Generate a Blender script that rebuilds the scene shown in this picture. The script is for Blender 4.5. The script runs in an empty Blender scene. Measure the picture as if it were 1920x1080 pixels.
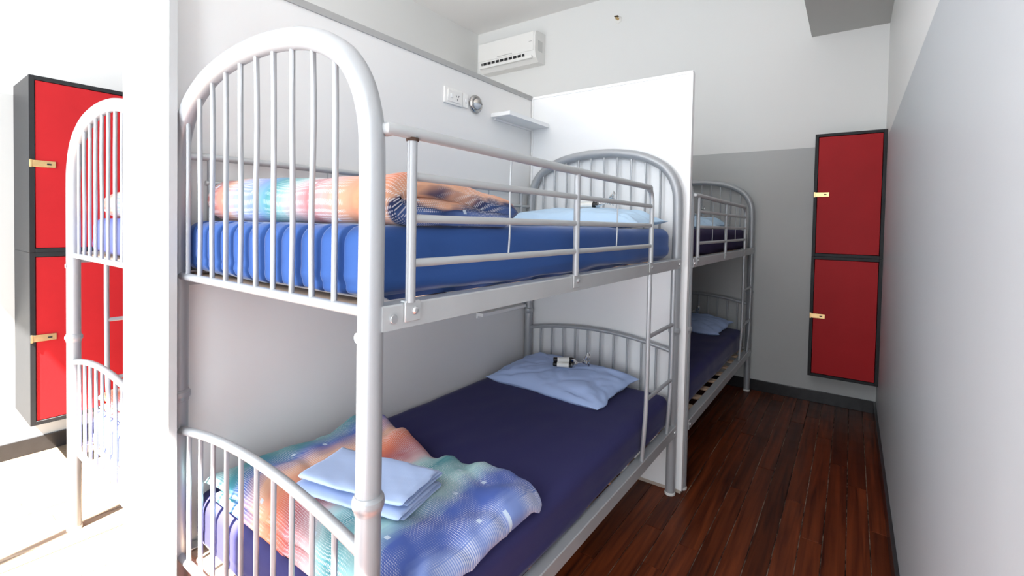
import bpy, bmesh, math, random
from mathutils import Vector, Matrix, noise
random.seed(7)
S = bpy.context.scene
COL = S.collection
PI = math.pi

# ------------------------------------------------------------------ camera
yaw, pit, rol = math.radians(35.3244), math.radians(-1.4087), math.radians(1.1299)
fw = Vector((-math.sin(yaw)*math.cos(pit), math.cos(yaw)*math.cos(pit), math.sin(pit)))
rt = Vector((math.cos(yaw), math.sin(yaw), 0)); up = rt.cross(fw)
rt2 = rt*math.cos(rol) + up*math.sin(rol); up2 = up*math.cos(rol) - rt*math.sin(rol)
cam = bpy.data.objects.new('camera', bpy.data.cameras.new('camera'))
COL.objects.link(cam)
M3 = Matrix((rt2, up2, -fw)).transposed()
cam.matrix_world = Matrix.Translation((1.7063, -0.5759, 1.4374)) @ M3.to_4x4()
cam.data.sensor_width = 36; cam.data.sensor_fit = 'HORIZONTAL'
cam.data.lens = 878.3187/1920*36
cam.data.shift_x = -14.44/1920; cam.data.shift_y = -96.66/1920
cam.data.clip_start = .05
S.camera = cam

# ------------------------------------------------------------------ light
S.view_settings.view_transform = 'Standard'; S.view_settings.look = 'None'
S.view_settings.gamma = 1; S.view_settings.use_curve_mapping = False
S.view_settings.exposure = 0.66
w = bpy.data.worlds.new('world'); S.world = w; w.use_nodes = True
w.node_tree.nodes['Background'].inputs[0].default_value = (.88, .94, 1.0, 1)
w.node_tree.nodes['Background'].inputs[1].default_value = 3.9
SUN_AZ, SUN_EL = math.radians(13), math.radians(59)
sd = Vector((-math.sin(SUN_AZ)*math.cos(SUN_EL), math.cos(SUN_AZ)*math.cos(SUN_EL), -math.sin(SUN_EL)))
sun = bpy.data.objects.new('sun', bpy.data.lights.new('sun', 'SUN')); COL.objects.link(sun)
sun.rotation_euler = sd.to_track_quat('-Z', 'Y').to_euler()
sun.data.energy = 42; sun.data.angle = math.radians(.6); sun.data.color = (1, .95, .88)

# ------------------------------------------------------------------ dimensions
WB, LB = .945, 1.95                # bunk width and length (post centres)
XR, YF, XL, YB = 1.90, 4.064, -2.30, -1.40
ZC, ZG = 3.876, 2.136
PW0, PW1, ZP = -.20, -.03, 2.278   # partition faces and height
Y2 = 2.045

# ------------------------------------------------------------------ materials
def nodes_of(m):
    m.use_nodes = True
    nt = m.node_tree
    return nt, nt.nodes['Principled BSDF']
def mat(name, col, rough=.5, metal=0, spec=.5, bump=0, bscale=200, var=0, vscale=8, coat=0, sheen=0):
    m = bpy.data.materials.new(name); nt, b = nodes_of(m); N, L = nt.nodes, nt.links
    b.inputs['Base Color'].default_value = (*col, 1)
    b.inputs['Roughness'].default_value = rough; b.inputs['Metallic'].default_value = metal
    b.inputs['Specular IOR Level'].default_value = spec
    b.inputs['Coat Weight'].default_value = coat; b.inputs['Coat Roughness'].default_value = .06
    if sheen: b.inputs['Sheen Weight'].default_value = sheen; b.inputs['Sheen Roughness'].default_value = .28
    tc = N.new('ShaderNodeTexCoord')
    if var:
        nz = N.new('ShaderNodeTexNoise'); nz.inputs['Scale'].default_value = vscale; nz.inputs['Detail'].default_value = 4
        L.new(tc.outputs['Object'], nz.inputs['Vector'])
        mx = N.new('ShaderNodeMix'); mx.data_type = 'RGBA'
        mx.inputs[6].default_value = (*[c*(1-var) for c in col], 1); mx.inputs[7].default_value = (*[min(1, c*(1+var)) for c in col], 1)
        L.new(nz.outputs['Fac'], mx.inputs[0]); L.new(mx.outputs[2], b.inputs['Base Color'])
    if bump:
        nz = N.new('ShaderNodeTexNoise'); nz.inputs['Scale'].default_value = bscale; nz.inputs['Detail'].default_value = 3
        L.new(tc.outputs['Object'], nz.inputs['Vector'])
        bp = N.new('ShaderNodeBump'); bp.inputs['Strength'].default_value = bump; bp.inputs['Distance'].default_value = .002
        L.new(nz.outputs['Fac'], bp.inputs['Height']); L.new(bp.outputs[0], b.inputs['Normal'])
    return m
def band_mat(name, low, high, z, rough=.42):
    """painted wall: grey dado below height z, off-white above"""
    m = mat(name, high, rough, spec=.35, bump=.08, bscale=60); nt, b = nodes_of(m); N, L = nt.nodes, nt.links
    tc = N.new('ShaderNodeTexCoord'); sp = N.new('ShaderNodeSeparateXYZ'); L.new(tc.outputs['Object'], sp.inputs[0])
    gt = N.new('ShaderNodeMath'); gt.operation = 'GREATER_THAN'; gt.inputs[1].default_value = z; L.new(sp.outputs['Z'], gt.inputs[0])
    mx = N.new('ShaderNodeMix'); mx.data_type = 'RGBA'
    mx.inputs[6].default_value = (*low, 1); mx.inputs[7].default_value = (*high, 1)
    L.new(gt.outputs[0], mx.inputs[0]); L.new(mx.outputs[2], b.inputs['Base Color'])
    return m
WHITE = (.82, .82, .80)
m_wall = band_mat('wall_paint', (.51, .52, .51), WHITE, ZG)
m_wallr = band_mat('wall_paint_cool_light', (.52, .55, .57), WHITE, ZG)  # same grey paint, with the cool window light tinted into it
m_white = mat('white_paint', WHITE, .45, spec=.35, bump=.06, bscale=60)
m_ceil = mat('ceiling_paint', (.90, .885, .865), .7, spec=.2)
m_part = mat('partition_board', (.84, .835, .82), .35, spec=.4)
m_panel = mat('white_laminate', (.87, .88, .88), .22, spec=.45)
m_trimw = mat('white_trim', (.9, .9, .89), .35)
m_trimg = mat('grey_trim', (.42, .42, .41), .5)
m_bulk = mat('bulkhead_grey', (.56, .56, .535), .6)
m_base = mat('baseboard_black', (.022, .022, .024), .24, spec=.6, var=.3, vscale=20)
m_metal = mat('silver_powdercoat', (.41, .425, .44), .38, metal=.3, spec=.6, bump=.03, bscale=400)
m_metal2 = mat('silver_rail', (.52, .54, .545), .42, metal=.35, spec=.5, var=.10, vscale=9, bump=.03, bscale=300)
m_cap = mat('white_plastic', (.82, .81, .77), .4)
m_bolt = mat('bolt_steel', (.55, .56, .57), .3, metal=.8)
m_dark = mat('dark_recess', (.015, .015, .016), .5)
m_slat = mat('pine_slat', (.62, .44, .30), .6, var=.15, vscale=14)
m_red = mat('locker_red', (.42, .016, .020), .5, spec=.15, bump=.12, bscale=90, var=.12, vscale=5)
m_carc = mat('locker_black', (.022, .023, .025), .45, spec=.2, var=.2, vscale=30)
m_brass = mat('brass', (.70, .50, .24), .33, metal=.85, var=.15, vscale=40)
m_blue = mat('blue_sheet', (.038, .095, .29), .85, spec=.1, bump=.10, bscale=500, sheen=.45)
m_navy = mat('navy_sheet', (.044, .042, .125), .85, spec=.05, bump=.10, bscale=500, sheen=.2)
m_purp = mat('dark_purple_sheet', (.040, .030, .080), .85, spec=.15, bump=.10, bscale=500)
m_pale = mat('pale_sheet', (.13, .15, .36), .85, spec=.15, bump=.10, bscale=500)
m_pill = mat('pillow_cotton', (.46, .59, .90), .85, spec=.15, bump=.10, bscale=450, sheen=.15)
m_pill2 = mat('pillow_cotton_pale', (.52, .70, .88), .85, spec=.15, bump=.10, bscale=450, sheen=.15)
m_linen = mat('folded_linen', (.42, .53, .76), .85, spec=.15, bump=.12, bscale=450, sheen=.15)
m_acw = mat('appliance_white', (.88, .87, .84), .35)
m_acg = mat('appliance_grey', (.55, .54, .52), .45)
m_chrome = mat('brushed_chrome', (.50, .49, .47), .24, metal=1)
m_frost = mat('frosted_glass', (.50, .53, .56), .15, spec=.6)
m_label = mat('paper_label', (.80, .80, .76), .6)
m_blk = mat('black_plastic', (.012, .012, .013), .25)

def cello():
    m = bpy.data.materials.new('cellophane'); m.use_nodes = True; N, L = m.node_tree.nodes, m.node_tree.links
    N.remove(N['Principled BSDF'])
    tr = N.new('ShaderNodeBsdfTransparent'); gl = N.new('ShaderNodeBsdfGlossy'); gl.inputs['Roughness'].default_value = .08
    fr = N.new('ShaderNodeFresnel'); fr.inputs['IOR'].default_value = 1.6
    mx = N.new('ShaderNodeMixShader'); L.new(fr.outputs[0], mx.inputs[0]); L.new(tr.outputs[0], mx.inputs[1]); L.new(gl.outputs[0], mx.inputs[2])
    L.new(mx.outputs[0], N['Material Output'].inputs[0])
    return m
m_cello = cello()

def board_mat(name, c0, c1):
    m = bpy.data.materials.new(name); nt, b = nodes_of(m); N, L = nt.nodes, nt.links
    tc = N.new('ShaderNodeTexCoord'); oi = N.new('ShaderNodeObjectInfo')
    ad = N.new('ShaderNodeVectorMath'); ad.operation = 'ADD'
    sc = N.new('ShaderNodeVectorMath'); sc.operation = 'SCALE'; sc.inputs[3].default_value = 37
    cb = N.new('ShaderNodeCombineXYZ')
    for i in range(3): L.new(oi.outputs['Random'], cb.inputs[i])
    L.new(cb.outputs[0], sc.inputs[0]); L.new(tc.outputs['Object'], ad.inputs[0]); L.new(sc.outputs[0], ad.inputs[1])
    mp = N.new('ShaderNodeMapping'); mp.inputs['Scale'].default_value = (34, 1.6, 1); L.new(ad.outputs[0], mp.inputs[0])
    nz = N.new('ShaderNodeTexNoise'); nz.inputs['Scale'].default_value = 1.0; nz.inputs['Detail'].default_value = 6; nz.inputs['Distortion'].default_value = .6
    L.new(mp.outputs[0], nz.inputs['Vector'])
    r1 = N.new('ShaderNodeValToRGB'); e = r1.color_ramp.elements
    e[0].position = .28; e[0].color = (*c0, 1); e[1].position = .75; e[1].color = (*c1, 1)
    L.new(nz.outputs['Fac'], r1.inputs[0])
    hs = N.new('ShaderNodeHueSaturation')
    mr = N.new('ShaderNodeMapRange'); mr.inputs[3].default_value = .62; mr.inputs[4].default_value = 1.35; L.new(oi.outputs['Random'], mr.inputs[0])
    L.new(mr.outputs[0], hs.inputs['Value']); L.new(r1.outputs[0], hs.inputs['Color']); L.new(hs.outputs[0], b.inputs['Base Color'])
    n2 = N.new('ShaderNodeTexNoise'); n2.inputs['Scale'].default_value = 9; n2.inputs['Detail'].default_value = 5; L.new(tc.outputs['Object'], n2.inputs['Vector'])
    m2 = N.new('ShaderNodeMapRange'); m2.inputs[3].default_value = .22; m2.inputs[4].default_value = .46; L.new(n2.outputs['Fac'], m2.inputs[0]); L.new(m2.outputs[0], b.inputs['Roughness'])
    bp = N.new('ShaderNodeBump'); bp.inputs['Strength'].default_value = .12; bp.inputs['Distance'].default_value = .002
    L.new(nz.outputs['Fac'], bp.inputs['Height']); L.new(bp.outputs[0], b.inputs['Normal'])
    b.inputs['Specular IOR Level'].default_value = .13
    return m
m_board = board_mat('jarrah_board', (.038, .008, .004), (.205, .046, .014))
m_board2 = board_mat('sunlit_pale_board', (.19, .14, .10), (.29, .22, .16))  # same floor, colour lightened to paint in the left bay's sun glare
def gap_mat():
    m = mat('board_joint', (.02, .014, .01), .8); nt, b = nodes_of(m); N, L = nt.nodes, nt.links
    tc = N.new('ShaderNodeTexCoord'); mp = N.new('ShaderNodeMapping'); mp.inputs['Scale'].default_value = (11.2, 5, 1)
    L.new(tc.outputs['Object'], mp.inputs[0])
    nz = N.new('ShaderNodeTexNoise'); nz.inputs['Scale'].default_value = 1; nz.inputs['Detail'].default_value = 8; nz.inputs['Roughness'].default_value = .75; L.new(mp.outputs[0], nz.inputs['Vector'])
    r = N.new('ShaderNodeValToRGB'); e = r.color_ramp.elements; e[0].position = .46; e[0].color = (.012, .008, .006, 1); e[1].position = .62; e[1].color = (.50, .40, .31, 1)
    L.new(nz.outputs['Fac'], r.inputs[0]); L.new(r.outputs[0], b.inputs['Base Color'])
    return m
m_gap = gap_mat()

def quilt_mat(name, stops, dark=False):
    """printed cotton: bands of colour across u, a fine grid of dots and scattered small pale rectangles"""
    m = mat(name, (1, 1, 1), .85, spec=.12); nt, b = nodes_of(m); N, L = nt.nodes, nt.links
    b.inputs['Sheen Weight'].default_value = .1
    uv = N.new('ShaderNodeUVMap'); uv.uv_map = 'UVMap'
    sp = N.new('ShaderNodeSeparateXYZ'); L.new(uv.outputs[0], sp.inputs[0])
    def M(op, a, bb=None, c=None):
        n = N.new('ShaderNodeMath'); n.operation = op
        for i, x in enumerate((a, bb, c)):
            if x is None: continue
            if isinstance(x, (int, float)): n.inputs[i].default_value = x
            else: L.new(x, n.inputs[i])
        return n.outputs[0]
    nz = N.new('ShaderNodeTexNoise'); nz.inputs['Scale'].default_value = 5; nz.inputs['Detail'].default_value = 3; L.new(uv.outputs[0], nz.inputs['Vector'])
    mp = N.new('ShaderNodeMapping'); mp.inputs['Scale'].default_value = (60, 3, 1); L.new(uv.outputs[0], mp.inputs[0])
    n2 = N.new('ShaderNodeTexNoise'); n2.inputs['Scale'].default_value = 1; n2.inputs['Detail'].default_value = 3; L.new(mp.outputs[0], n2.inputs['Vector'])
    u = M('ADD', sp.outputs['X'], M('MULTIPLY', M('SUBTRACT', nz.outputs['Fac'], .5), .16))
    u = M('ADD', u, M('MULTIPLY', M('SUBTRACT', n2.outputs['Fac'], .5), .05))
    r = N.new('ShaderNodeValToRGB'); cr = r.color_ramp
    while len(cr.elements) < len(stops): cr.elements.new(.5)
    for e, (p, c) in zip(cr.elements, stops): e.position = p; e.color = (*c, 1)
    L.new(u, r.inputs[0])
    # dots
    sx = 0.0058
    fx = M('SUBTRACT', M('FRACT', M('DIVIDE', sp.outputs['X'], sx)), .5); fy = M('SUBTRACT', M('FRACT', M('DIVIDE', sp.outputs['Y'], sx)), .5)
    d = M('SQRT', M('ADD', M('MULTIPLY', fx, fx), M('MULTIPLY', fy, fy)))
    dot = M('LESS_THAN', d, .29)
    mk = N.new('ShaderNodeTexNoise'); mk.inputs['Scale'].default_value = 7; L.new(uv.outputs[0], mk.inputs['Vector'])
    dm = N.new('ShaderNodeMapRange'); dm.inputs[1].default_value = .40; dm.inputs[2].default_value = .58; L.new(mk.outputs['Fac'], dm.inputs[0])
    fac = M('MULTIPLY', M('MULTIPLY', dot, dm.outputs[0]), .62)
    mx = N.new('ShaderNodeMix'); mx.data_type = 'RGBA'; L.new(fac, mx.inputs[0]); L.new(r.outputs[0], mx.inputs[6]); mx.inputs[7].default_value = (.86, .86, .88, 1) if not dark else (.75, .62, .55, 1)
    # rectangles
    G = .13
    ax = M('FRACT', M('DIVIDE', sp.outputs['X'], G)); ay = M('FRACT', M('ADD', M('DIVIDE', sp.outputs['Y'], G*.9), M('MULTIPLY', M('FLOOR', M('DIVIDE', sp.outputs['X'], G)), .37)))
    cc = N.new('ShaderNodeCombineXYZ'); L.new(M('FLOOR', M('DIVIDE', sp.outputs['X'], G)), cc.inputs[0])
    L.new(M('FLOOR', M('ADD', M('DIVIDE', sp.outputs['Y'], G*.9), M('MULTIPLY', M('FLOOR', M('DIVIDE', sp.outputs['X'], G)), .37))), cc.inputs[1])
    wn = N.new('ShaderNodeTexWhiteNoise'); wn.noise_dimensions = '2D'; L.new(cc.outputs[0], wn.inputs['Vector'])
    sc_ = N.new('ShaderNodeSeparateColor'); L.new(wn.outputs['Color'], sc_.inputs[0])
    jx = M('MULTIPLY_ADD', sc_.outputs[0], .6, .2); jy = M('MULTIPLY_ADD', sc_.outputs[1], .6, .2)
    inr = M('MULTIPLY', M('MULTIPLY', M('COMPARE', ax, jx, .060), M('COMPARE', ay, jy, .048)), M('GREATER_THAN', sc_.outputs[2], .35))
    m3 = N.new('ShaderNodeMix'); m3.data_type = 'RGBA'; L.new(M('MULTIPLY', inr, .8), m3.inputs[0]); L.new(mx.outputs[2], m3.inputs[6]); m3.inputs[7].default_value = (.62, .72, .80, 1)
    L.new(m3.outputs[2], b.inputs['Base Color'])
    return m
TEAL, PTEAL, BLU, LAV, ORG, PORG, PNK, PPNK, NAV = (.06, .26, .29), (.36, .58, .58), (.075, .13, .42), (.30, .38, .68), (.66, .17, .08), (.74, .42, .28), (.46, .13, .14), (.64, .41, .42), (.012, .035, .12)
m_q_low = quilt_mat('quilt_print_lower', [(.0, PTEAL), (.10, TEAL), (.20, BLU), (.30, PORG), (.40, ORG), (.48, PNK), (.56, PPNK), (.62, PTEAL), (.68, TEAL), (.78, PTEAL), (.85, BLU), (.95, BLU), (1.0, (.20, .28, .58))])
m_q_up = quilt_mat('quilt_print_upper', [(.0, (.42, .18, .18)), (.07, (.46, .17, .15)), (.15, (.55, .30, .20)), (.22, (.30, .34, .50)), (.31, (.20, .26, .50)), (.40, (.07, .26, .28)), (.47, (.30, .42, .42)), (.53, (.46, .28, .29)), (.60, (.40, .15, .16)), (.67, (.52, .32, .31)), (.75, (.56, .28, .18)), (.86, (.62, .19, .09)), (.945, PORG), (.97, NAV), (1.0, (.10, .17, .40))])

# ------------------------------------------------------------------ helpers
def tag(o, label=None, cat=None, group=None, kind=None):
    if label: o['label'] = label
    if cat: o['category'] = cat
    if group: o['group'] = group
    if kind: o['kind'] = kind
    return o
def empty(name, loc=(0, 0, 0), rz=0):
    o = bpy.data.objects.new(name, None); COL.objects.link(o); o.location = loc; o.rotation_euler = (0, 0, rz); o.empty_display_size = .1
    return o
def kids(o): return [c for c in bpy.data.objects if c.parent == o]
def copy_tree(o, parent=None):
    c = o.copy(); COL.objects.link(c); c.parent = parent
    for ch in kids(o): copy_tree(ch, c)
    return c
class MB:
    def __init__(s): s.v = []; s.f = []; s.sm = []; s.uv = []
    def add(s, vs, fs, smooth=True, uv=None):
        o = len(s.v); s.v += [tuple(p) for p in vs]; s.f += [tuple(i+o for i in f) for f in fs]; s.sm += [smooth]*len(fs)
        s.uv += uv if uv else [(0, 0)]*len(vs)
        return s
    def box(s, x0, x1, y0, y1, z0, z1, bev=0, seg=2):
        bm = bmesh.new(); bmesh.ops.create_cube(bm, size=1)
        for v in bm.verts: v.co = Vector((x0+(v.co.x+.5)*(x1-x0), y0+(v.co.y+.5)*(y1-y0), z0+(v.co.z+.5)*(z1-z0)))
        if bev: bmesh.ops.bevel(bm, geom=bm.edges[:], offset=bev, segments=seg, affect='EDGES', profile=.5)
        bm.verts.index_update()
        s.add([v.co.copy() for v in bm.verts], [[v.index for v in f.verts] for f in bm.faces], False)
        if bev: s.sm[-len(bm.faces):] = [max(abs(c) for c in f.normal) < .999 for f in bm.faces]
        bm.free()
        return s
    def tube(s, pts, r, seg=12, rad=None, flat=1.0):
        pts = [Vector(p) for p in pts]; n = len(pts); vs = []; fs = []
        T = [(pts[min(i+1, n-1)]-pts[max(i-1, 0)]).normalized() for i in range(n)]
        a = Vector((0, 0, 1)) if abs(T[0].z) < .9 else Vector((1, 0, 0))
        nrm = (a - T[0]*a.dot(T[0])).normalized()
        for i in range(n):
            nrm = (nrm - T[i]*nrm.dot(T[i])).normalized(); bn = T[i].cross(nrm)
            rr = rad[i] if rad else r
            for k in range(seg):
                t = 2*PI*k/seg; vs.append(pts[i] + nrm*(rr*math.cos(t)) + bn*(rr*flat*math.sin(t)))
        for i in range(n-1):
            for k in range(seg):
                k2 = (k+1) % seg; fs.append((i*seg+k, i*seg+k2, (i+1)*seg+k2, (i+1)*seg+k))
        fs.append(tuple(range(seg))[::-1]); fs.append(tuple((n-1)*seg+k for k in range(seg)))
        s.add(vs, fs); 
        return s
    def lathe(s, prof, seg=24, axis='z', loc=(0, 0, 0), closed_top=True):
        vs = []; fs = []; n = len(prof)
        for r, h in prof:
            for k in range(seg):
                t = 2*PI*k/seg; a, b = r*math.cos(t), r*math.sin(t)
                p = (a, b, h) if axis == 'z' else ((h, a, b) if axis == 'x' else (b, h, a))
                vs.append(Vector(p)+Vector(loc))
        for i in range(n-1):
            for k in range(seg):
                k2 = (k+1) % seg; fs.append((i*seg+k, i*seg+k2, (i+1)*seg+k2, (i+1)*seg+k))
        fs.append(tuple(range(seg))[::-1]); fs.append(tuple((n-1)*seg+k for k in range(seg)))
        s.add(vs, fs)
        return s
    def build(s, name, m, parent=None, loc=None, sharp=40):
        me = bpy.data.meshes.new(name); me.from_pydata(s.v, [], s.f)
        me.polygons.foreach_set('use_smooth', s.sm)
        if any(u != (0, 0) for u in s.uv):
            l = me.uv_layers.new(name='UVMap')
            for lp in me.loops: l.data[lp.index].uv = s.uv[lp.vertex_index]
        me.materials.append(m)
        bm = bmesh.new(); bm.from_mesh(me); bmesh.ops.recalc_face_normals(bm, faces=bm.faces[:])
        for e in bm.edges:
            if len(e.link_faces) == 2 and e.calc_face_angle(0) > math.radians(sharp): e.smooth = False
        bm.to_mesh(me); bm.free()
        o = bpy.data.objects.new(name, me); COL.objects.link(o)
        if parent: o.parent = parent
        if loc: o.location = loc
        return o
def catmull(P, n=8):
    P = [Vector(p) for p in P]; out = []
    for i in range(len(P)-1):
        p0, p1, p2, p3 = P[max(i-1, 0)], P[i], P[i+1], P[min(i+2, len(P)-1)]
        for k in range(n):
            t = k/n
            out.append(.5*((2*p1)+(-p0+p2)*t+(2*p0-5*p1+4*p2-p3)*t*t+(-p0+3*p1-3*p2+p3)*t**3))
    out.append(P[-1]); return out
def sstep(a, b, x):
    t = max(0, min(1, (x-a)/(b-a))); return t*t*(3-2*t)
def nz(x, y, z=0): return noise.noise(Vector((x, y, z)))

def struct(name, boxes, m, parent=None, bev=0):
    b = MB()
    for q in boxes: b.box(*q, bev)
    o = b.build(name, m, parent)
    if not parent: o['kind'] = 'structure'
    return o

# ------------------------------------------------------------------ the room
T = .12
floor = struct('floor', [(XL-T, XR+T, YB-T, YF+T, -.12, -.005)], m_gap)
bw = .0891
k0 = int((XL-1.104)//bw); k = k0
xs = []
while 1.104+k*bw < XR:
    xs.append((max(XL, 1.104+k*bw), min(XR, 1.104+(k+1)*bw))); k += 1
for (xa, xb) in xs:
    if xb-xa < .012: continue
    y = YB - random.uniform(0, 1.6)
    while y < YF:
        ln = random.uniform(1.3, 2.7); ya, yb = max(YB, y), min(YF, y+ln); y += ln
        if yb-ya < .05: continue
        c = MB(); g = .0017; ch = .0012; dz = random.uniform(-.0006, .0004)
        x0, x1, y0, y1 = xa+g, xb-g, ya+g*.7, yb-g*.7
        vs = [(x0, y0, -.005), (x1, y0, -.005), (x1, y1, -.005), (x0, y1, -.005), (x0, y0, dz-ch), (x1, y0, dz-ch), (x1, y1, dz-ch), (x0, y1, dz-ch),
              (x0+ch, y0+ch, dz), (x1-ch, y0+ch, dz), (x1-ch, y1-ch, dz), (x0+ch, y1-ch, dz)]
        cx, cy = (x0+x1)/2, (y0+y1)/2
        vs = [(a-cx, b-cy, z) for a, b, z in vs]
        fs = [(0, 1, 5, 4), (1, 2, 6, 5), (2, 3, 7, 6), (3, 0, 4, 7), (4, 5, 9, 8), (5, 6, 10, 9), (6, 7, 11, 10), (7, 4, 8, 11), (8, 9, 10, 11)]
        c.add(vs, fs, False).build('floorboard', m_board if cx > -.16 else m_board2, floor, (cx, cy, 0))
struct('ceiling', [(XL-T, XR+T, YB-T, YF+T, ZC, ZC+.1)], m_ceil)
struct('wall_left', [(XL-T, XL, YB-T, YF+T, -.12, ZC)], m_wall)
struct('wall_right', [(XR, XR+T, YB-T, YF+T, -.12, ZC)], m_wallr)
struct('wall_back', [(XL, XR, YF, YF+T, -.12, ZC)], m_wall)
# window wall behind the camera
WX = [(-2.2, .63), (1.10, 1.84)]; WZ0, WZ1 = .06, 3.27; yo = YB-.10  # right opening is unseen, put in and widened as fill light
struct('wall_front', [(XL, XR, yo, YB, -.12, WZ0), (XL, XR, yo, YB, WZ1, ZC), (XL, WX[0][0], yo, YB, WZ0, WZ1), (WX[0][1], WX[1][0], yo, YB, WZ0, WZ1), (WX[1][1], XR, yo, YB, WZ0, WZ1)], m_white)
for i, (a, b) in enumerate(WX):
    wroot = empty('window_%d' % (i+1), ((a+b)/2, YB-.05, WZ0)); wroot['kind'] = 'structure'
    e = .04; ox, oy, oz = (a+b)/2, YB-.05, WZ0
    f = MB(); y0, y1 = -.022, .022; H = WZ1-WZ0; hw = (b-a)/2
    for q in ((-hw, hw, y0, y1, 0, e), (-hw, hw, y0, y1, H-.006, H), (-hw, -hw+e, y0, y1, e, H-.006), (hw-.006, hw, y0, y1, e, H-.006)): f.box(*q)
    f.build('window_frame', m_trimw, wroot)
    if i == 0:
        for mx_ in (-.85,):
            MB().box(mx_-.022-ox, mx_+.022-ox, y0, y1, e, H-.006).build('mullion', m_trimw, wroot)
    L_ = bpy.data.lights.new('window_portal', 'AREA'); L_.shape = 'RECTANGLE'; L_.size = b-a; L_.size_y = WZ1-WZ0
    L_.cycles.is_portal = True
    lo = bpy.data.objects.new('window_portal', L_); COL.objects.link(lo); lo.location = ((a+b)/2, YB+.003, (WZ0+WZ1)/2); lo.rotation_euler = (PI/2, 0, 0)
# bulkhead at the top right, low partition wall, its end board, divider panel between the bunks
struct('ceiling_bulkhead', [(1.383, XR, 1.2, YF, 3.065, ZC)], m_white)
struct('trim_1', [(1.383, XR, 1.2, YF, 3.060, 3.065)], m_bulk)
struct('wall_middle', [(PW0, PW1, -.028, YF, 0, ZP)], m_part)
struct('trim_2', [(PW1, PW1+.006, -.028, 1.985, ZP-.028, ZP)], m_trimg)
struct('wall_end', [(-.341, .070, -.050, -.030, 0, ZP+.02)], m_part)
struct('end_board_shade', [(.070, .0725, -.0505, -.0295, 0, ZP+.02)], mat('edge_shade_grey', (.50, .51, .51), .5))  # added strip, its grey paints the shade on the end board's side face
struct('wall_divider', [(PW1, .993, 1.984, 2.010, .018, 2.262)], m_panel)
struct('trim_3', [(PW1, .996, 1.980, 2.014, 2.258, 2.272), (.984, .998, 1.979, 2.015, .018, 2.262), (PW1+.004, PW1+.016, 1.976, 1.984, .018, 2.258)], m_trimw)
struct('baseboard_divider', [(PW1, .992, 1.982, 2.012, 0, .018)], mat('tan_edging', (.45, .38, .32), .6))
struct('baseboard_back', [(PW1, XR, YF-.016, YF, 0, .096)], m_base, bev=.002)
struct('baseboard_right', [(XR-.016, XR, YB, YF-.016, 0, .096)], m_base, bev=.002)
struct('baseboard_left', [(XL, XL+.016, YB, YF, 0, .096)], m_base, bev=.002)
struct('baseboard_back_left', [(XL+.016, PW0, YF-.016, YF, 0, .096)], m_base, bev=.002)

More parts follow.
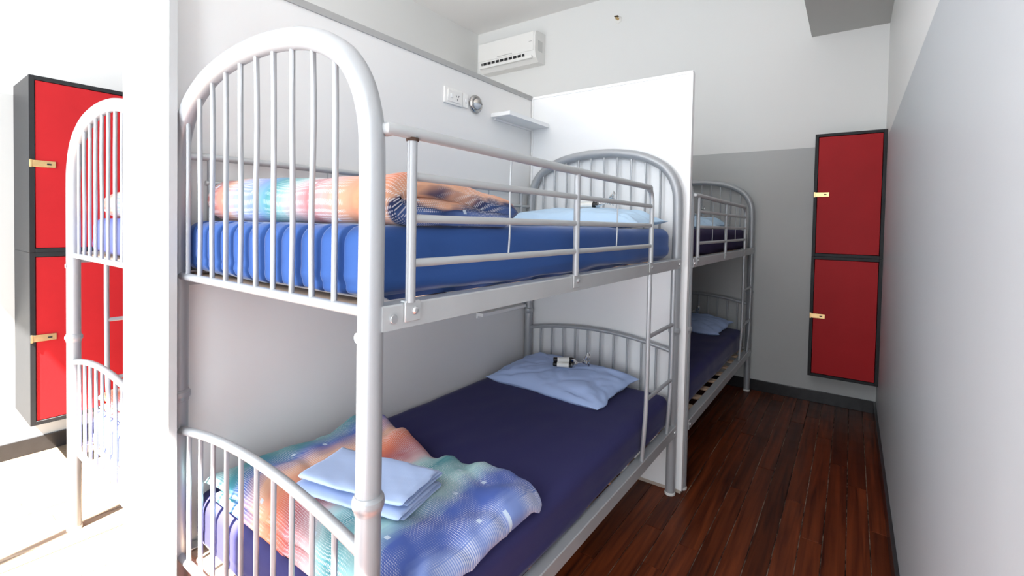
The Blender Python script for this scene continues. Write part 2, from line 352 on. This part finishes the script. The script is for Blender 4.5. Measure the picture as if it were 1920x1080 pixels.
# ------------------------------------------------------------------ bunk bed
HC = WB/2
ARCH = [(-HC, .887), (-HC, 1.2), (-HC, 1.56), (-.455, 1.672), (-.411, 1.748), (-.345, 1.798), (-.245, 1.838), (-.12, 1.860), (0, 1.866)]
ARCH = ARCH + [(-x, z) for x, z in ARCH[-2::-1]]
ARCHP = catmull([(x, 0, z) for x, z in ARCH], 7)
def arch_z(dx):
    best = min((p for p in ARCHP if p.z > 1.5), key=lambda p: abs(p.x-dx)); return best.z
def rod(root, name, p0, p1, r, m=m_metal, seg=10): return MB().tube([p0, p1], r, seg).build(name, m, root)
def make_bunk(shift_near=-.026):
    root = empty('bunk_bed')
    for yy, sh in ((0, shift_near), (LB, 0)):
        # upper hoop
        hoop = MB().tube([(HC+p.x, yy, p.z) for p in ARCHP], .025, 18).build('hoop', m_metal, root)
        for i in range(10):
            x = HC + (i-4.5)*.0838 + sh; b = .004*math.sin(i*2.1)
            MB().tube(catmull([(x, yy, 1.262), (x+b, yy, 1.45), (x-b*.6, yy, 1.66), (x-.004, yy, arch_z(x-HC)-.018)], 3), .0064, 9).build('baluster', m_metal, hoop)
        MB().tube([(.01, yy, 1.260), (WB-.01, yy, 1.260)], .0115, 12).build('bottom_rail', m_metal, hoop)
        # lower curved rail
        la = [(.012+(WB-.024)*i/24, yy, .826-.052*((i-12)/12)**2) for i in range(25)]
        low = MB().tube(la, .0125, 12).build('curved_rail', m_metal, root)
        for i in range(10):
            x = HC + (i-4.5)*.0838 + sh*.6; z = .826-.052*((x-HC)/HC)**2
            MB().tube([(x, yy, .377), (x, yy, z-.008)], .0064, 9).build('baluster', m_metal, low)
        MB().tube([(.01, yy, .376), (WB-.01, yy, .376)], .0115, 12).build('bottom_rail', m_metal, low)
        for xx in (0, WB):
            p = MB().tube([(xx, yy, .008), (xx, yy, .884)], .025, 18).build('post', m_metal, root)
            MB().lathe([(.024, -.024), (.0268, -.022), (.0275, -.014), (.0305, -.011), (.0318, -.003), (.0308, .006), (.0275, .009), (.0268, .013), (.024, .014)], 22, loc=(xx, yy, .889)).build('collar', m_metal, p)
            MB().lathe([(.0275, 0), (.0285, .003), (.0275, .012), (.025, .014)], 20, loc=(xx, yy, 0)).build('foot_cap', m_cap, p)
        # fixing bolts facing outwards from each end
        s = -1 if yy == 0 else 1
        for xx in (0, WB):
            MB().lathe([(.0105, 0), (.0105, .003), (.006, .0055), (.003, .004)], 14, 'y', (xx-.012*(1 if xx else -1), yy+s*.021, 1.212)).build('bolt', m_bolt, hoop) if s < 0 else MB().lathe([(.0105, .004), (.0105, .0), (.006, -.001)], 14, 'y', (xx, yy+.024, 1.212)).build('bolt', m_bolt, hoop)
    # side rails (angle iron)
    for xs_, s in ((WB, 1), (0, -1)):
        for zt, hh in ((1.274, .050), (.381, .052)):
            xo = xs_ + s*.027; xi = xs_ - s*.016
            prof = [(xo, zt-hh), (xo, zt-.003), (xo-s*.003, zt), (xi, zt), (xi, zt-.004), (xo-s*.004, zt-.004), (xo-s*.004, zt-hh)]
            ya, yb = .008, LB-.012
            vs = [(x, ya, z) for x, z in prof] + [(x, yb, z) for x, z in prof]; n = len(prof)
            fs = [(i, (i+1) % n, n+(i+1) % n, n+i) for i in range(n)] + [tuple(range(n))[::-1], tuple(range(n, 2*n))]
            rail = MB().add(vs, fs, False).build('side_rail', m_metal2, root)
            xa = xo if s > 0 else xo-.005
            for yy in (.032, LB-.034):
                MB().lathe([(.0092, 0), (.0092, .004), (.008, .0055)] if s > 0 else [(.008, -.001), (.0092, .0), (.0092, .005)], 16, 'x', (xa, yy, zt-hh*.55)).build('bolt', m_bolt, rail)
    # slats on both decks
    for zt in (1.262, .370):
        for i in range(10):
            y = .06 + .2*i
            MB().box(-.012, WB-.018, y-.032, y+.032, zt-.014, zt, .003, 1).build('slat', m_slat, root)
    # guard rail on the open side
    xg = WB+.029
    top = catmull([(WB-.006, .0, 1.619), (WB+.006, .030, 1.619), (xg, .075, 1.619), (xg, .7, 1.615), (xg, 1.38, 1.614), (xg, 1.435, 1.608), (xg, 1.468, 1.580), (xg, 1.477, 1.53)], 6) + [Vector((xg, 1.477, 1.280))]
    g = MB().tube(top, .0125, 14, rad=[.0125 if p.z > 1.6 else .0105 for p in top]).build('guard_rail', m_metal2, root)
    for z in (1.532, 1.446, 1.355): MB().tube([(xg, .075, z), (xg, 1.477, z)], .0088, 10, flat=.75).build('crossbar', m_metal2, g)
    for y in (.075, .777): MB().tube([(xg, y, 1.275), (xg, y, 1.612)], .0104, 12).build('upright', m_metal, g)
    for y in (.075, .777, 1.477):
        br = MB().box(xg-.001, xg+.004, y-.016, y+.026, 1.236, 1.277, .0015, 1).box(xg-.014, xg+.004, y-.014, y+.022, 1.2745, 1.279, .001, 1).build('bracket', m_metal2, g)
        bl = MB().lathe([(.0085, 0), (.0085, .002), (.0055, .0055), (.0028, .0058), (.0026, .0035)], 16, 'x', (xg+.004, y+.010, 1.258)).build('screw', m_bolt, g)
    for y in (.41, 1.10): MB().tube(catmull([(xg, y+.004, 1.610), (xg, y, 1.53), (xg-.001, y+.003, 1.42), (xg, y-.003, 1.355)], 4), .0026, 8).build('spindle', m_metal, g)
    # guard rail along the wall side
    xw = .006
    g2 = MB().tube([(xw-.004, .02, 1.632), (xw, .1, 1.636), (xw, LB-.02, 1.645)], .0115, 12).build('wall_guard_rail', m_metal2, root)
    MB().tube([(xw, .07, 1.552), (xw, LB-.03, 1.556)], .0085, 10).build('crossbar', m_metal2, g2)
    for y in (.085, 1.83): MB().tube([(xw, y, 1.275), (xw, y, 1.635)], .0104, 12).build('upright', m_metal, g2)
    for y in (.50, .86, 1.225, 1.51): MB().tube([(xw, y, 1.555), (xw, y, 1.636)], .0026, 8).build('spindle', m_metal, g2)
    # ladder
    lad = None
    for y in (1.477, 1.828):
        pts = catmull([(xg-.002, y, 1.226), (xg-.002, y, 1.0), (xg-.002, y-.003, .66), (xg-.006, y-.008, .52), (xg-.014, y-.010, .381)], 6)
        st = MB().tube(pts, .0102, 12)
        if lad is None: lad = st.build('ladder', m_metal, root)
        else: st.build('stile', m_metal, lad)
    for z in (.658, .943): MB().tube([(xg-.003, 1.477, z), (xg-.003, 1.828, z)], .0092, 12).build('rung', m_metal, lad)
    return root
bunk = make_bunk()
tag(bunk, 'nearest silver metal bunk bed with blue upper mattress and quilts on both decks', 'bunk bed', 'metal bunk beds')
b2 = copy_tree(bunk); b2.location = (.035, Y2, 0)
tag(b2, 'silver metal bunk bed at the back behind the white divider panel', 'bunk bed', 'metal bunk beds')
b3 = copy_tree(bunk); b3.location = (-1.171+WB, LB-.014, 0); b3.rotation_euler = (0, 0, PI)
tag(b3, 'silver metal bunk bed on the sunlit left side beside the red lockers', 'bunk bed', 'metal bunk beds')

# chipped weld at the head of the first guard upright
gr = [c for c in kids(bunk) if c.name == 'guard_rail'][0]
MB().lathe([(.0126, -.004), (.0132, 0), (.0118, .003)], 14, loc=(WB+.029, .075, 1.6065)).build('chipped_weld', mat('rust_brown', (.06, .03, .018), .8), gr)

# ------------------------------------------------------------------ soft things
def mattress(name, x0, x1, y0, y1, z0, z1, m, seed=0, r=.045, wr=1.0, shadow_grooves=()):
    nx, ny, nzz = (240 if shadow_grooves else 44), 96, 20
    bm = bmesh.new(); idx = {}
    cx, cy, cz = (x0+x1)/2, (y0+y1)/2, (z0+z1)/2; hx, hy, hz = (x1-x0)/2, (y1-y0)/2, (z1-z0)/2
    def P(i, j, k):
        key = (i, j, k)
        if key in idx: return idx[key]
        p = Vector((-hx+2*hx*i/nx, -hy+2*hy*j/ny, -hz+2*hz*k/nzz))
        q = Vector((max(-hx+r, min(hx-r, p.x)), max(-hy+r, min(hy-r, p.y)), max(-hz+r, min(hz-r, p.z))))
        d = p-q; n = d.normalized() if d.length > 1e-6 else Vector((0, 0, 0))
        p = q + n*r if d.length > 1e-6 else p
        X, Y, Z = p.x+cx, p.y+cy, p.z+cz
        # gentle sag, long tension folds and small creases
        a = .0035*nz(X*2.2, Y*1.6, seed) + .0022*nz(X*3+Y*7, Y*2-X*9, seed+3) + .0016*nz(X*14, Y*6, seed+5)
        side = max(abs(p.x)/hx, abs(p.y)/hy) > .93
        if side:
            # drawn-in sheet: folds running along the lower half of the sides
            low = sstep(.15, -1, p.z/hz)
            a += wr*low*(.013*nz(X*1.5+Y*1.5, Z*30+Y*2, seed+9) + .007*nz(X*4+Y*4, Z*55, seed+2))
            a -= wr*.007*sstep(-.55, -1, p.z/hz)
        for gx in shadow_grooves:   # bulging sheet, grooved to shape in the foot bars' shadow lines
            if abs(X-gx) < .05 and p.y < -hy+r*1.4: a -= .016*math.exp(-((X-gx)/.0060)**2)*sstep(-hy+r*1.4, -hy+r*.5, p.y)
        if d.length < 1e-6: n = Vector((0, 0, 1 if k == nzz else 0))
        v = bm.verts.new(p + n*a*1.0); idx[key] = v; return v
    def quad(a, b, c, d): bm.faces.new((a, b, c, d))
    for i in range(nx):
        for j in range(ny):
            quad(P(i, j, 0), P(i, j+1, 0), P(i+1, j+1, 0), P(i+1, j, 0)); quad(P(i, j, nzz), P(i+1, j, nzz), P(i+1, j+1, nzz), P(i, j+1, nzz))
    for i in range(nx):
        for k_ in range(nzz):
            quad(P(i, 0, k_), P(i+1, 0, k_), P(i+1, 0, k_+1), P(i, 0, k_+1)); quad(P(i, ny, k_), P(i, ny, k_+1), P(i+1, ny, k_+1), P(i+1, ny, k_))
    for j in range(ny):
        for k_ in range(nzz):
            quad(P(0, j, k_), P(0, j, k_+1), P(0, j+1, k_+1), P(0, j+1, k_)); quad(P(nx, j, k_), P(nx, j+1, k_), P(nx, j+1, k_+1), P(nx, j, k_+1))
    me = bpy.data.meshes.new(name)
    for f in bm.faces: f.smooth = True
    bmesh.ops.recalc_face_normals(bm, faces=bm.faces[:]); bm.to_mesh(me); bm.free(); me.materials.append(m)
    o = bpy.data.objects.new(name, me); COL.objects.link(o); o.location = (cx, cy, cz)
    return o
GM = 'mattresses on the bunks'
U0, U1, D0, D1 = 1.266, 1.432, .374, .552
tag(mattress('mattress', -.015, .925, .014, 1.915, U0, U1, m_blue, 1, shadow_grooves=[HC+(i-4.5)*.0838-.026 for i in range(10)]), 'mattress under a blue fitted sheet on the upper deck of the nearest bunk', 'mattress', GM)
tag(mattress('mattress', -.018, .945, .045, 1.905, D0, D1, m_navy, 11), 'mattress under a navy sheet on the lower deck of the nearest bunk', 'mattress', GM)
tag(mattress('mattress', .02, .955, Y2+.045, Y2+1.915, U0, U1, m_purp, 21), 'mattress under a dark purple sheet on the upper deck of the back bunk', 'mattress', GM)
tag(mattress('mattress', .0, .945, Y2+.045, Y2+1.905, D0, D1, m_navy, 31), 'mattress under a dark navy sheet on the lower deck of the back bunk', 'mattress', GM)
XB3 = -1.171
tag(mattress('mattress', XB3+.02, XB3+WB+.015, .04, 1.885, U0, U1, m_pale, 41), 'mattress under a lavender sheet on the upper deck of the left bunk', 'mattress', GM)
tag(mattress('mattress', XB3+.02, XB3+WB+.015, .04, 1.885, D0, D1, m_pale, 51), 'mattress under a lavender sheet on the lower deck of the left bunk', 'mattress', GM)

def pillow(a, b, h, m, seed, pin=.05):
    nu, nv = 60, 44; vs = []; fs = []
    def top(u, v, s):
        x = a*u*(1-pin*(1-v*v)); y = b*v*(1-pin*1.4*(1-u*u))
        # slight irregular outline
        x += .024*nz(v*2.2, seed, 1)*abs(u); y += .030*nz(u*2.4, seed, 2)*abs(v)
        e = max(0, (1-abs(u)**3.2))*max(0, (1-abs(v)**3.0)); t = e**.55
        # soft creases running from the corners inward
        cu, cv = 1-abs(u), 1-abs(v); ang = math.atan2(cv+.02, cu+.02); rad = math.hypot(cu, cv)
        cr = .009*math.sin(ang*9+seed*2+3*nz(u*2, v*2, seed))*math.exp(-((rad-.42)/.30)**2)
        cr += .012*nz(x*6+seed, y*4, seed)
        q1 = 1-abs(nz(x*5+y*7+seed, y*6-x*3, seed+4))*2.2; q2 = 1-abs(nz(x*9-y*5, y*10+seed, seed+8))*2.4
        cr -= .016*max(0, q1-.5)*(1.2-.6*t) + .012*max(0, q2-.45)
        if s > 0: return Vector((x, y, h*.30 + h*.70*t + cr*min(1, t*1.6) + .008*nz(u*3, v*3, seed+7)*(1-t)))
        return Vector((x, y, max(.0, h*.30*(1-t**.6))))
    for s in (1, -1):
        for j in range(nv+1):
            for i in range(nu+1): vs.append(top(-1+2*i/nu, -1+2*j/nv, s))
    o = (nu+1)*(nv+1)
    for j in range(nv):
        for i in range(nu):
            q = j*(nu+1)+i; fs.append((q, q+1, q+nu+2, q+nu+1)); fs.append((o+q, o+q+nu+1, o+q+nu+2, o+q+1))
    def rim(i0, j0, i1, j1):
        p, q = j0*(nu+1)+i0, j1*(nu+1)+i1; fs.append((p, q, o+q, o+p))
    for i in range(nu): rim(i, 0, i+1, 0); rim(i, nv, i+1, nv)
    for j in range(nv): rim(0, j, 0, j+1); rim(nu, j, nu, j+1)
    return MB().add(vs, fs).build('pillow', m, sharp=80)
GP = 'pillows on the bunks'
def put(o, x, y, z, rz=0, rx=0): o.location = (x, y, z); o.rotation_euler = (rx, 0, rz); return o
tag(put(pillow(.365, .225, .115, m_pill, 3.1), .400, 1.690, D1-.002, math.radians(-3), math.radians(5)), 'rumpled light blue pillow on the lower deck of the nearest bunk', 'pillow', GP)
tag(put(pillow(.415, .205, .105, m_pill2, 8.3), .490, 1.700, U1-.002, math.radians(-2), math.radians(3)), 'pale blue pillow on the upper deck of the nearest bunk', 'pillow', GP)
tag(put(pillow(.365, .215, .115, m_pill2, 5.7), .430, Y2+1.690, U1-.002, 0, math.radians(3)), 'pale blue pillow on the upper deck of the back bunk', 'pillow', GP)
tag(put(pillow(.385, .225, .115, m_pill, 6.9), .470, Y2+1.690, D1-.002, math.radians(-3), math.radians(5)), 'shaded blue pillow on the lower deck of the back bunk', 'pillow', GP)

def ribbon(path, width, half, ns, nw, warp, uvf, name, m, er=.05, wavy=0, seed=0):
    """a thick folded cloth: path is the folded cross-section (a,b), width the extent along w"""
    P = catmull([(a, 0, b) for a, b in path], ns); n = len(P)
    L = [0]
    for i in range(1, n): L.append(L[-1]+(P[i]-P[i-1]).length)
    tot = L[-1]; vs = []; uv = []; fs = []
    nw1 = nw+1
    def eg(t): t = max(0, min(1, t)); return math.sqrt(max(0, 1-(1-t)**2))
    for s in (1, -1):
        for i in range(n):
            t = (P[min(i+1, n-1)]-P[max(i-1, 0)]).normalized(); nn = Vector((-t.z, 0, t.x))
            for j in range(nw1):
                wv = j/nw
                ed = eg(min(L[i], tot-L[i])/er)*eg(min(wv, 1-wv)*width/er)
                h = half*ed*(1+.18*nz(L[i]*5, wv*width*5, seed)) + .0006
                p = P[i] + nn*(s*h)
                q = warp(p.x, wv*width, p.z, L[i], s)
                vs.append(q); uv.append(uvf(q, L[i], wv*width, s))
    o = n*nw1
    for i in range(n-1):
        for j in range(nw):
            q = i*nw1+j; fs.append((q, q+1, q+nw1+1, q+nw1)); fs.append((o+q, o+q+nw1, o+q+nw1+1, o+q+1))
    for i in range(n-1):
        for j in (0, nw): q = i*nw1+j; fs.append((q, q+nw1, o+q+nw1, o+q))
    for j in range(nw):
        for i in (0, n-1): q = i*nw1+j; fs.append((q, q+1, o+q+1, o+q))
    return MB().add(vs, fs, True, uv).build(name, m, sharp=75)

# upper quilt: folded once, the fold faces the foot of the bed
def up_warp(x_off, y_off, z0):
    def f(a, w_, b, l, s):
        x, y, z = x_off+w_, y_off+a, z0+b
        y += .012*nz(x*4, 1.3, b*9)
        z += (.010*nz(x*5, y*4, 2.2) + .006*nz(x*12, y*9, 4.1))*sstep(0, .04, b)
        z = z0 + (z-z0)*(1+.14*sstep(.45, .06, w_)) if b > .03 else z
        return Vector((x, y, max(z, z0+.001)))
    return f
def uq_uv(q, l, w_, s):
    return ((w_/.93)*.93 + sstep(.74, .93, w_)*(1.56-q.z)*1.0, l)
PATH_U = [(.50, .026), (.30, .026), (.12, .027), (.055, .030), (.030, .056), (.055, .084), (.12, .088), (.24, .080), (.34, .062), (.44, .034), (.50, .018)]
PATH_U = [(.45, .022), (.30, .026), (.15, .029), (.080, .031), (.044, .056), (.078, .083), (.14, .086), (.22, .081), (.32, .068), (.40, .054), (.475, .036)]
tag(ribbon(PATH_U, .90, .031, 7, 90, up_warp(.025, .040, U1-.002), uq_uv, 'quilt', m_q_up, er=.035, seed=2),
    'folded multicoloured printed quilt on the upper deck of the nearest bunk', 'quilt', 'printed quilts on the beds')

# lower quilt: folded once, the fold faces the open side of the bed
def low_warp(x_off, y_off, z0):
    def f(a, w_, b, l, s):
        # a runs to the right (0..0.9), w_ runs from the foot towards the head
        ta, tw = a/.90, w_/.56
        x = x_off + a + .03*(tw-.5)*(1-ta)
        y = y_off + w_*(.98 + .05*math.sin(ta*9)) + .07*ta*tw - .0*ta
        y += .02*math.sin(ta*5.2)*tw
        z = z0 + b
        if b > .03 or s > 0:
            far = sstep(.72, .95, tw)
            z += .030*far*nz(x*13, y*4, 5.0) + .013*nz(x*6, y*6, 1.7) + .007*nz(x*15+y*9, y*11, 3.3) - .010*max(0, 1-abs(nz(x*4+y*2, y*5, 8.8))*5)
            z += .035*far*math.exp(-((ta-.10)/.12)**2)
        return Vector((x, y, max(z, z0+.001)))
    return f
def lq_uv(q, l, w_, s): return (max(0, min(1, q.x/.93 + .5*sstep(.86, .96, q.x)*(D1+.08-q.z) - .10*sstep(.10, .0, w_))), w_ + .4)
PATH_L = [(.08, .020), (.30, .022), (.60, .022), (.80, .022), (.872, .026), (.900, .046), (.872, .066), (.80, .070), (.60, .072), (.34, .070), (.14, .064), (.02, .054)]
tag(ribbon(PATH_L, .55, .021, 8, 56, low_warp(.035, .052, D1-.003), lq_uv, 'quilt', m_q_low, er=.045, seed=6),
    'multicoloured printed quilt folded at the foot of the nearest lower bed', 'quilt', 'printed quilts on the beds')
tag(ribbon(PATH_U, .86, .027, 6, 50, up_warp(XB3+.05, .048, U1-.002), uq_uv, 'quilt', m_q_up, er=.05, seed=9),
    'folded printed quilt on the upper deck of the left bunk', 'quilt', 'printed quilts on the beds')
tag(ribbon(PATH_L, .45, .021, 6, 40, low_warp(XB3+.02, .055, D1-.003), lambda q, l, w_, s: (max(0, min(1, (q.x-XB3)/.93+.22)), w_), 'quilt', m_q_low, er=.045, seed=12),
    'printed quilt folded on the lower deck of the left bunk', 'quilt', 'printed quilts on the beds')

# folded bed linen on the lower quilt: a zigzag of thin cloth per piece
def linen(lx, wy, layers, th, seed):
    path = []; z = th*.6; r = th*.75
    for i in range(layers):
        a, b = (0, wy) if i % 2 == 0 else (wy, 0)
        s = 1 if b > a else -1
        path += [(a+s*.02, z), (a+s*wy*.5, z), (b-s*.014, z)]
        if i < layers-1: path += [(b+s*.002, z+r)]
        z += 2*r
    def warp(a, w_, b, l, s):
        x, y = w_-lx/2, a-wy/2
        x += .006*nz(y*9, b*60, seed); y += .006*nz(x*9, b*60, seed+1)
        zz = b + (.35+.65*b/(layers*2*r))*(.007*nz(x*5, y*7, seed+2) + .0035*nz(x*16+y*20, y*9, seed+5) + .0025*nz(x*9, y*38, seed+6))
        return Vector((x, y, max(0, zz)))
    return ribbon(path, lx, th*.46, 5, 36, warp, lambda q, l, w_, s: (0, 0), 'folded_sheet', m_linen, er=.006, seed=seed)
rz = math.radians(13)
ZQ = D1+.096
tag(put(linen(.375, .205, 3, .0058, 1), .565, .285, ZQ, rz, math.radians(-1)), 'folded pale blue bed sheet lying on the printed quilt, lower of two', 'bed linen', 'folded sheets on the quilt')
tag(put(linen(.36, .195, 3, .0062, 2), .570, .292, ZQ+.031, rz+.02, math.radians(-1)), 'folded pale blue bed sheet on top of the other folded sheet', 'bed linen', 'folded sheets on the quilt')

# toiletry packs
def pack(x, y, z, rz, label, rx=0):
    r = empty('toiletry_pack', (x, y, z), rz); r.rotation_euler = (rx, 0, rz)
    tag(r, label, 'toiletries', 'toiletry packs on the pillows')
    for i, (dy, dz, an) in enumerate(((-.016, .0, -.03), (.013, .002, .04), (-.002, .023, .16))):
        c, sn = math.cos(an), math.sin(an); p = lambda t: (t*c, dy+t*sn, .0135+dz)
        b = MB().tube([p(-.056), p(-.053), p(.046), p(.050), p(.058)], .01, 16, rad=[.010, .0128, .0128, .011, .0095]).build('bottle', m_blk, r)
        MB().tube([p(-.034), p(.030)], .0134, 16).build('label_sleeve', m_label, b)
    vs = []; fs = []; nu, nv = 18, 16
    for i in range(nu+1):
        u = i/nu
        for j in range(nv):
            t = 2*PI*j/nv
            wid = .032*(1-sstep(.10, .40, u)*.78) + .034*sstep(.50, 1, u); hh = .024*(1-sstep(.1, .4, u)*.80) + .026*sstep(.5, 1, u)
            k_ = 1+.45*sstep(.2, .8, u)*math.sin(j*2.6+i*1.9)
            vs.append((.044+.100*u, wid*math.cos(t)*k_, max(-.004, .020 + hh*math.sin(t)*k_ + .030*sstep(.3, 1, u))))
    for i in range(nu):
        for j in range(nv): fs.append((i*nv+j, i*nv+(j+1) % nv, (i+1)*nv+(j+1) % nv, (i+1)*nv+j))
    MB().add(vs, fs, False).build('cellophane_wrap', m_cello, r)
    return r
pack(.440, 1.650, D1+.118, math.radians(26), 'small black and white toiletry bottles in cellophane on the nearest lower pillow', math.radians(5))
pack(.560, 1.650, U1+.103, math.radians(20), 'cellophane toiletry pack on the nearest upper pillow')
pack(.500, Y2+1.66, U1+.113, math.radians(20), 'cellophane toiletry pack on the upper pillow of the back bunk')
pack(.480, Y2+1.66, D1+.118, math.radians(20), 'cellophane toiletry pack on the lower pillow of the back bunk')

# ------------------------------------------------------------------ lockers
def locker(label, org, rz, wd, dp, z0, z1):
    """front faces local -Y, left edge at x=0"""
    r = empty('locker', org, rz); tag(r, label, 'locker', 'red lockers on the walls')
    f = .022
    c = MB()
    for q in ((0, f, 0, dp, z0, z1), (wd-f, wd, 0, dp, z0, z1), (f, wd-f, 0, dp, z0, z0+f), (f, wd-f, 0, dp, z1-f, z1), (f, wd-f, dp-.012, dp, z0+f, z1-f)): c.box(*q, .001, 1)
    c.build('carcass', m_carc, r)
    d = MB().box(f+.003, wd-f-.003, .004, .022, z0+f+.003, z1-f-.003, .0015, 1).build('door', m_red, r)
    zm = z0+(z1-z0)*.50+.005
    MB().box(.006, .104, -.004, .004, zm-.018, zm+.018, .0015, 1).build('latch', m_brass, d)
    MB().box(.068, .086, -.0055, -.0035, zm-.005, zm+.004, .001, 1).build('latch_slot', m_dark, d)
    MB().box(.002, .012, -.006, .0, zm-.021, zm+.021, .001, 1).build('latch_hinge', m_brass, d)
    return r
ZL0, ZL1, ZL2 = .285, 1.236, 2.196
locker('red locker door in a black frame at the far right corner, lower one', (1.450, 3.795, 0), 0, .45, .269, ZL0, ZL1)
locker('red locker door in a black frame at the far right corner, upper one', (1.450, 3.795, 0), 0, .45, .269, ZL1+.001, ZL2)
locker('lower red locker on the left wall behind the left bunk', (-1.877, -.05, 0), PI/2, .45, .423, ZL0+.01, ZL1)
locker('upper red locker on the left wall behind the left bunk', (-1.877, -.05, 0), PI/2, .45, .423, ZL1+.001, ZL2-.01)

# ------------------------------------------------------------------ wall fittings
ac = empty('air_conditioner', (-1.690, YF, 3.305)); tag(ac, 'white split air conditioner high on the back wall in the corner', 'air conditioner')
hw = .418
pf = [(0, 0), (-.13, -.005), (-.185, .035), (-.205, .085), (-.21, .12), (-.212, .28), (-.20, .325), (-.17, .340), (0, .345)]
n = len(pf)
vs = [(-hw, y, z) for y, z in pf] + [(hw, y, z) for y, z in pf]
MB().add(vs, [(i, (i+1) % n, n+(i+1) % n, n+i) for i in range(n)] + [tuple(range(n)), tuple(range(n, 2*n))], False).build('casing', m_acw, ac)
MB().box(-hw+.004, hw-.022, -.218, -.205, .115, .326, .004, 2).build('front_panel', m_acw, ac)
MB().box(-.37, .27, -.209, -.19, .070, .098, .001, 1).build('air_outlet', m_dark, ac)
for i in range(10):
    x = -.345+.064*i; MB().box(x-.006, x+.006, -.2115, -.20, .068, .100, .001, 1).build('vane', m_acw, ac)
MB().box(-.385, hw-.04, -.222, -.200, .028, .062, .004, 2).build('flap', m_acw, ac)
MB().box(-.12, .10, -.2205, -.217, .128, .137, .001, 1).build('display_strip', m_acg, ac)
MB().box(.335, .380, -.2195, -.217, .215, .222, .0005, 1).build('badge', m_acg, ac)
MB().box(hw-.001, hw+.002, -.15, -.06, .12, .24, .001, 1).build('side_label', mat('side_label_grey', (.66, .66, .64), .5), ac)

sp = empty('sprinkler_head', (-.362, YF, 3.615)); tag(sp, 'small brass sprinkler head on the back wall near the ceiling', 'sprinkler')
MB().lathe([(.038, 0), (.038, -.004), (.026, -.012), (.014, -.014)], 20, 'y').build('cover_plate', m_cap, sp)
MB().lathe([(.012, -.012), (.012, -.03), (.009, -.034), (.007, -.05)], 14, 'y').build('nozzle', m_brass, sp)
MB().tube(catmull([(-.012, -.03, 0), (-.018, -.045, 0), (-.008, -.062, 0), (0, -.066, 0), (.008, -.062, 0), (.018, -.045, 0), (.012, -.03, 0)], 4), .003, 8).build('yoke', m_brass, sp)
MB().box(-.022, .022, -.074, -.040, .012, .016, .001, 1).build('deflector', mat('dark_bronze', (.12, .10, .07), .4, metal=.7), sp)

so = empty('wall_socket', (PW1, 1.238, 2.103)); tag(so, 'white power socket on the partition wall left of the round light', 'socket')
MB().box(0, .012, -.070, .066, -.042, .042, .004, 2).build('plate', m_acw, so)
MB().box(.011, .016, -.050, .050, -.030, .030, .002, 1).build('insert', m_acw, so)
MB().box(.015, .021, -.032, -.018, -.010, .012, .002, 1).build('rocker_switch', m_trimw, so)
for (dy, dz, an) in ((.012, .006, .5), (.030, .006, -.5), (.021, -.012, 0)):
    b = MB().box(.0155, .0168, -.0016, .0016, -.006, .006); b.v = [(x, y*math.cos(an)-z*math.sin(an)+dy, y*math.sin(an)+z*math.cos(an)+dz) for x, y, z in b.v]
    b.build('pin_slot', m_dark, so)
sw = empty('light_switch', (PW1, 1.328, 2.103)); tag(sw, 'narrow white light switch between the socket and the round light', 'switch')
MB().box(0, .012, -.021, .021, -.038, .038, .003, 2).build('plate', m_acw, sw)
MB().box(.0115, .017, -.007, .007, -.012, .010, .002, 1).build('rocker_switch', m_trimw, sw)

wl = empty('wall_light', (PW1, 1.414, 2.103)); tag(wl, 'round chrome eyelid wall light above the upper bunk', 'wall light')
MB().lathe([(.046, 0), (.050, .004), (.050, .012), (.046, .018), (.036, .021), (.033, .019)], 32, 'x').build('ring', m_chrome, wl)
def dome(z0s, z1s, rr):
    vs = []; fs = []; a, b = 12, 10
    for i in range(a+1):
        th = PI*i/a
        for j in range(b+1):
            ph = (PI/2)*j/b      # from rim to front
            y = rr*math.cos(th)*1.0; e = rr*math.sin(th)
            z = e*math.cos(ph); x = e*math.sin(ph)*.85
            vs.append((.016+x, y, z if z1s > 0 else -z))
    for i in range(a):
        for j in range(b): q = i*(b+1)+j; fs.append((q, q+1, q+b+2, q+b+1))
    return MB().add(vs, fs)
dome(0, 1, .034).build('eyelid', m_chrome, wl)
dome(0, -1, .030).build('lens', m_frost, wl)
for t in (.8, 2.4, 4.0, 5.5): MB().lathe([(.003, .019), (.003, .022), (.002, .023)], 8, 'x', (0, .042*math.cos(t), .042*math.sin(t))).build('screw', m_bolt, wl)

sh = empty('wall_shelf', (PW1, 1.56, 2.062)); tag(sh, 'small white shelf in the corner above the upper bunk', 'shelf')
MB().box(0, .135, 0, .418, 0, .022, .001, 1).build('shelf_board', m_trimw, sh)
MB().box(.135, .138, 0, .418, -.001, .023, .0005, 1).build('front_edging', m_panel, sh)
MB().box(0, .012, .03, .41, -.012, 0, .001, 1).build('cleat', m_trimw, sh)
s2 = empty('wall_shelf', (PW1, 1.46, .905)); tag(s2, 'narrow white ledge on the wall over the nearest lower bed', 'shelf')
MB().box(0, .05, 0, .43, .008, .026, .001, 1).build('shelf_board', m_trimw, s2)
MB().box(0, .012, .0, .43, -.006, .008, .001, 1).build('cleat', m_trimw, s2)
